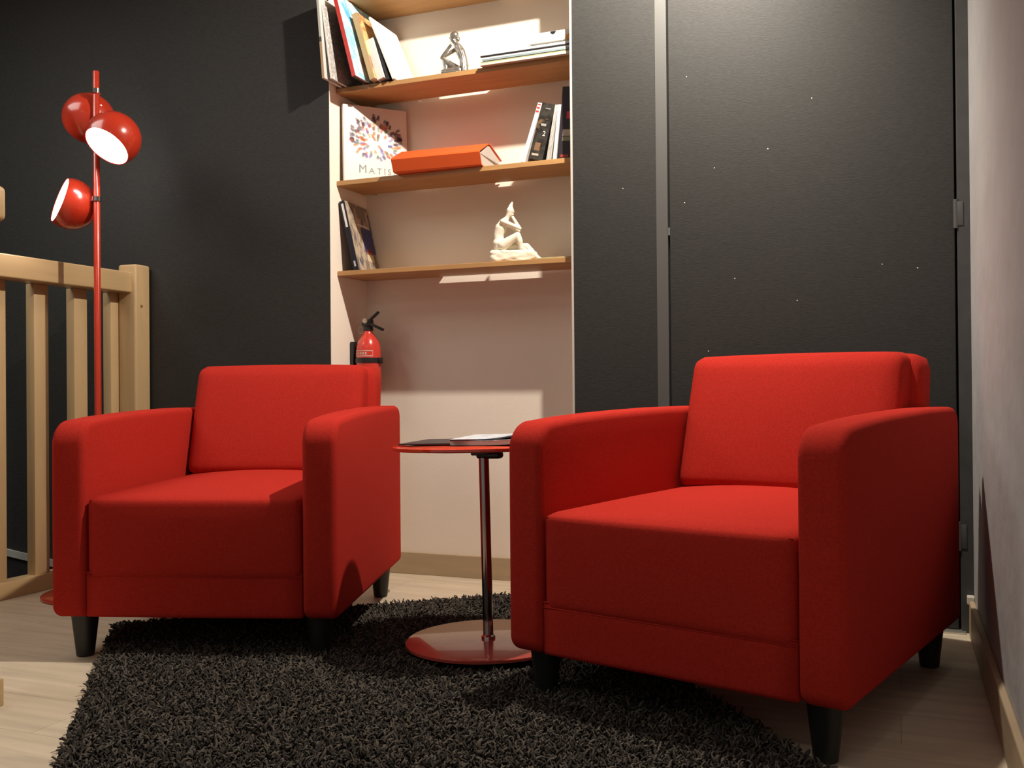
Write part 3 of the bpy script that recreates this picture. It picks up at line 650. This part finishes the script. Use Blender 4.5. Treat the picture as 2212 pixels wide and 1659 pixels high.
J = {'hip': ((-.062, 0, .062), .020), 'belly': ((-.064, 0, .082), .0165), 'waist': ((-.065, 0, .100), .0155), 'chest': ((-.057, 0, .124), .0185), 'up': ((-.048, 0, .142), .0145), 'neck': ((-.032, 0, .163), .0072), 'headb': ((-.024, 0, .176), .0098), 'headt': ((-.022, 0, .187), .0118),
     'bun': ((-.020, 0, .203), .0065), 'bunt': ((-.015, 0, .216), .0032),
     'shN': ((-.046, -.021, .146), .0088), 'elN': ((.014, -.015, .120), .0055), 'haN': ((-.012, -.006, .162), .0045),
     'shF': ((-.046, .021, .146), .0088), 'elF': ((.006, .014, .116), .0055), 'haF': ((-.008, .005, .154), .0045),
     'thN': ((-.048, -.015, .062), .0165), 'knN': ((.006, -.018, .095), .0105), 'caN': ((.014, -.019, .074), .0095), 'anN': ((.018, -.018, .050), .0058), 'toN': ((.034, -.018, .043), .0048),
     'thF': ((-.044, .017, .058), .0155), 'knF': ((.034, .020, .060), .0105), 'caF': ((.050, .019, .044), .009), 'anF': ((.074, .016, .020), .0056), 'toF': ((.090, .014, .008), .0048)}
E_ = [('hip', 'belly'), ('belly', 'waist'), ('waist', 'chest'), ('chest', 'up'), ('up', 'neck'), ('neck', 'headb'), ('headb', 'headt'), ('headt', 'bun'), ('bun', 'bunt'),
      ('shF', 'shN'), ('shN', 'elN'), ('elN', 'haN'), ('shF', 'elF'), ('elF', 'haF'), ('thN', 'knN'), ('knN', 'caN'), ('caN', 'anN'), ('anN', 'toN'), ('thF', 'knF'), ('knF', 'caF'), ('caF', 'anF'), ('anF', 'toF')]
bm = limb_mesh(J, E_, extra=[((-.0095, 0, .1815), .0026, (1.2, .8, 1.3)), ((-.013, 0, .173), .0042, (1, 1, .8)), ((-.0120, 0, .1905), .0036, (1, 1.6, .5)), ((-.052, -.008, .132), .014, (1, 1, 1)), ((-.052, .008, .132), .014, (1, 1, 1)), ((-.066, 0, .070), .0235, (.9, 1.05, .8))])
obj('figure', bm, PLWHITE, t, True)
obj('plinth_rock', rock(-.090, .066, -.036, .036, .042, 3, 20, .0075), PLWHITE, t, True)
SILVER = mat('burnished_metal', (.42, .40, .36), .3, .85, bump=(200, .3, .002), var=(60, .3))
t = thing('statuette', 'small dark metal statuette of a seated thinking figure', 'statuette', (-1.503, 3.215, SHELF2))
t.rotation_euler = (0, 0, R(8))
J = {'hip': ((.034, 0, .020), .015), 'belly': ((.035, 0, .040), .0125), 'waist': ((.032, 0, .060), .0115), 'chest': ((.024, 0, .082), .0135), 'up': ((.016, 0, .098), .011), 'neck': ((.006, 0, .114), .0062), 'headb': ((-.003, 0, .126), .0085), 'headt': ((.000, 0, .138), .0115),
     'shN': ((.020, -.017, .099), .0068), 'elN': ((.036, -.024, .060), .0052), 'haN': ((.040, -.026, .014), .0052),
     'shF': ((.004, .015, .100), .0065), 'elF': ((-.044, .004, .072), .0046), 'haF': ((-.010, -.002, .109), .0042),
     'thN': ((.022, -.014, .018), .012), 'knN': ((-.030, -.018, .016), .0085), 'anN': ((.004, -.028, .010), .0052), 'toN': ((.018, -.032, .008), .004),
     'thF': ((.022, .012, .022), .012), 'knF': ((-.034, .009, .062), .0085), 'caF': ((-.031, .009, .040), .0075), 'anF': ((-.032, .008, .016), .005), 'toF': ((-.048, .008, .009), .004)}
E2_ = [e for e in E_ if all(n in J for n in e)]+[('knN', 'anN')]
bm = limb_mesh(J, E2_, 1.12, .0014, [((-.0125, -.002, .132), .0028, (1.3, .8, 1.3)), ((-.0095, 0, .122), .0036, (1, 1, .8)), ((-.010, 0, .1395), .003, (1, 1.6, .5))]); obj('figure', bm, SILVER, t, True)
bm = bmesh.new(); ball(bm, (.004, .0, .157), .0150, (1, 1, 1.0)); ball(bm, (.015, 0, .142), .0085, (1, 1, 1.2)); obj('hair', bm, SILVER, t, True)
obj('plinth', rock(-.060, .060, -.040, .034, .009, 8, 12, .004), SILVER, t, True)

# ------------------------------------------------------------------ fire extinguisher
t = thing('fire_extinguisher', 'small red fire extinguisher on the alcove side wall', 'extinguisher', (-1.900, 3.262, .70))
XR = mat('extinguisher_red', (.62, .045, .03), .25, coat=.6); BP = mat('black_moulding', (.014, .012, .012), .4)
bm = bmesh.new(); r = .048
lathe(bm, [(.038, 0), (.046, .006), (r, .014), (r, .172), (.0465, .190), (.041, .207), (.031, .224), (.021, .237), (.0165, .245), (.0165, .252)], 40); obj('body', bm, XR, t, True, angle=60)
bm = bmesh.new(); lathe(bm, [(.017, .268), (.019, .270), (.019, .284), (.014, .288)], 24); box(bm, -.018, .018, -.012, .012, .284, .312, .004); box(bm, -.026, -.014, -.008, .008, .288, .304, .003)
hd = obj('valve', bm, BP, t, True, angle=40); hd.location = (0, 0, -.019)
rv = Matrix.Rotation(R(18), 4, 'Z')
def bar(a, b, w_, h_):
    bm = bmesh.new(); a = Vector(a); b = Vector(b); q = (b-a).to_track_quat('X', 'Z').to_matrix().to_4x4(); q.translation = a
    box(bm, 0, (b-a).length, -w_/2, w_/2, -h_/2, h_/2, .002, 2, mat=q); return bm
obj('lever', bar((.0, -.004, .302), (.048, -.004, .340), .014, .009), BP, hd, True, angle=40)
obj('handle', bar((.002, -.004, .300), (.068, -.004, .270), .014, .010), BP, hd, True, angle=40)
bm = bmesh.new(); lathe(bm, [(.010, 0), (.010, .006), (.008, .007)], 24, mat=Matrix.Translation((-.006, -.011, .307)) @ Matrix.Rotation(PI/2, 4, 'X')); obj('pressure_gauge', bm, mat('gauge_face', (.75, .76, .62), .4), hd, True, 'pale round gauge', 40)
bm = bmesh.new(); ri = [( -.030+.012*math.cos(a), -.004, .272+.012*math.sin(a)) for a in np.linspace(0, 2*PI, 17)]; pipe(ri, .0016, bm); obj('safety_pin', bm, STEEL, hd, True, 'steel pull ring')
bm = bmesh.new(); n = 24
def wrap(bm, z0, z1, a0, a1, rr, k=16):
    vs = [[bm.verts.new((rr*math.cos(a), rr*math.sin(a), zz)) for zz in (z0, z1)] for a in np.linspace(R(a0), R(a1), k+1)]
    for a, b in zip(vs, vs[1:]): bm.faces.new((a[0], b[0], b[1], a[1]))
wrap(bm, .150, .153, 185, 320, r+.0006); wrap(bm, .170, .173, 185, 320, r+.0006); wrap(bm, .150, .173, 318.5, 320, r+.0006, 2)
for a in range(200, 290, 12): wrap(bm, .157, .166, a, a+7, r+.0007, 3)
obj('label_print', bm, mat('label_cream', (.68, .50, .42), .5), t, label='cream printed label lines')
bm = bmesh.new(); lathe(bm, [(r+.001, .125), (r+.003, .126), (r+.003, .144), (r+.001, .145)], 40, caps=False); box(bm, r-.002, r+.010, -.010, .010, .122, .146, .002)
obj('strap', bm, BP, t, True, 'black strap', 40)
bm = bmesh.new(); box(bm, -.066, -.050, -.028, .028, -.02, .208, .003); box(bm, -.066, .02, -.03, .03, -.012, -.001, .002); obj('wall_bracket', bm, BP, t, True, 'black wall bracket', 40)
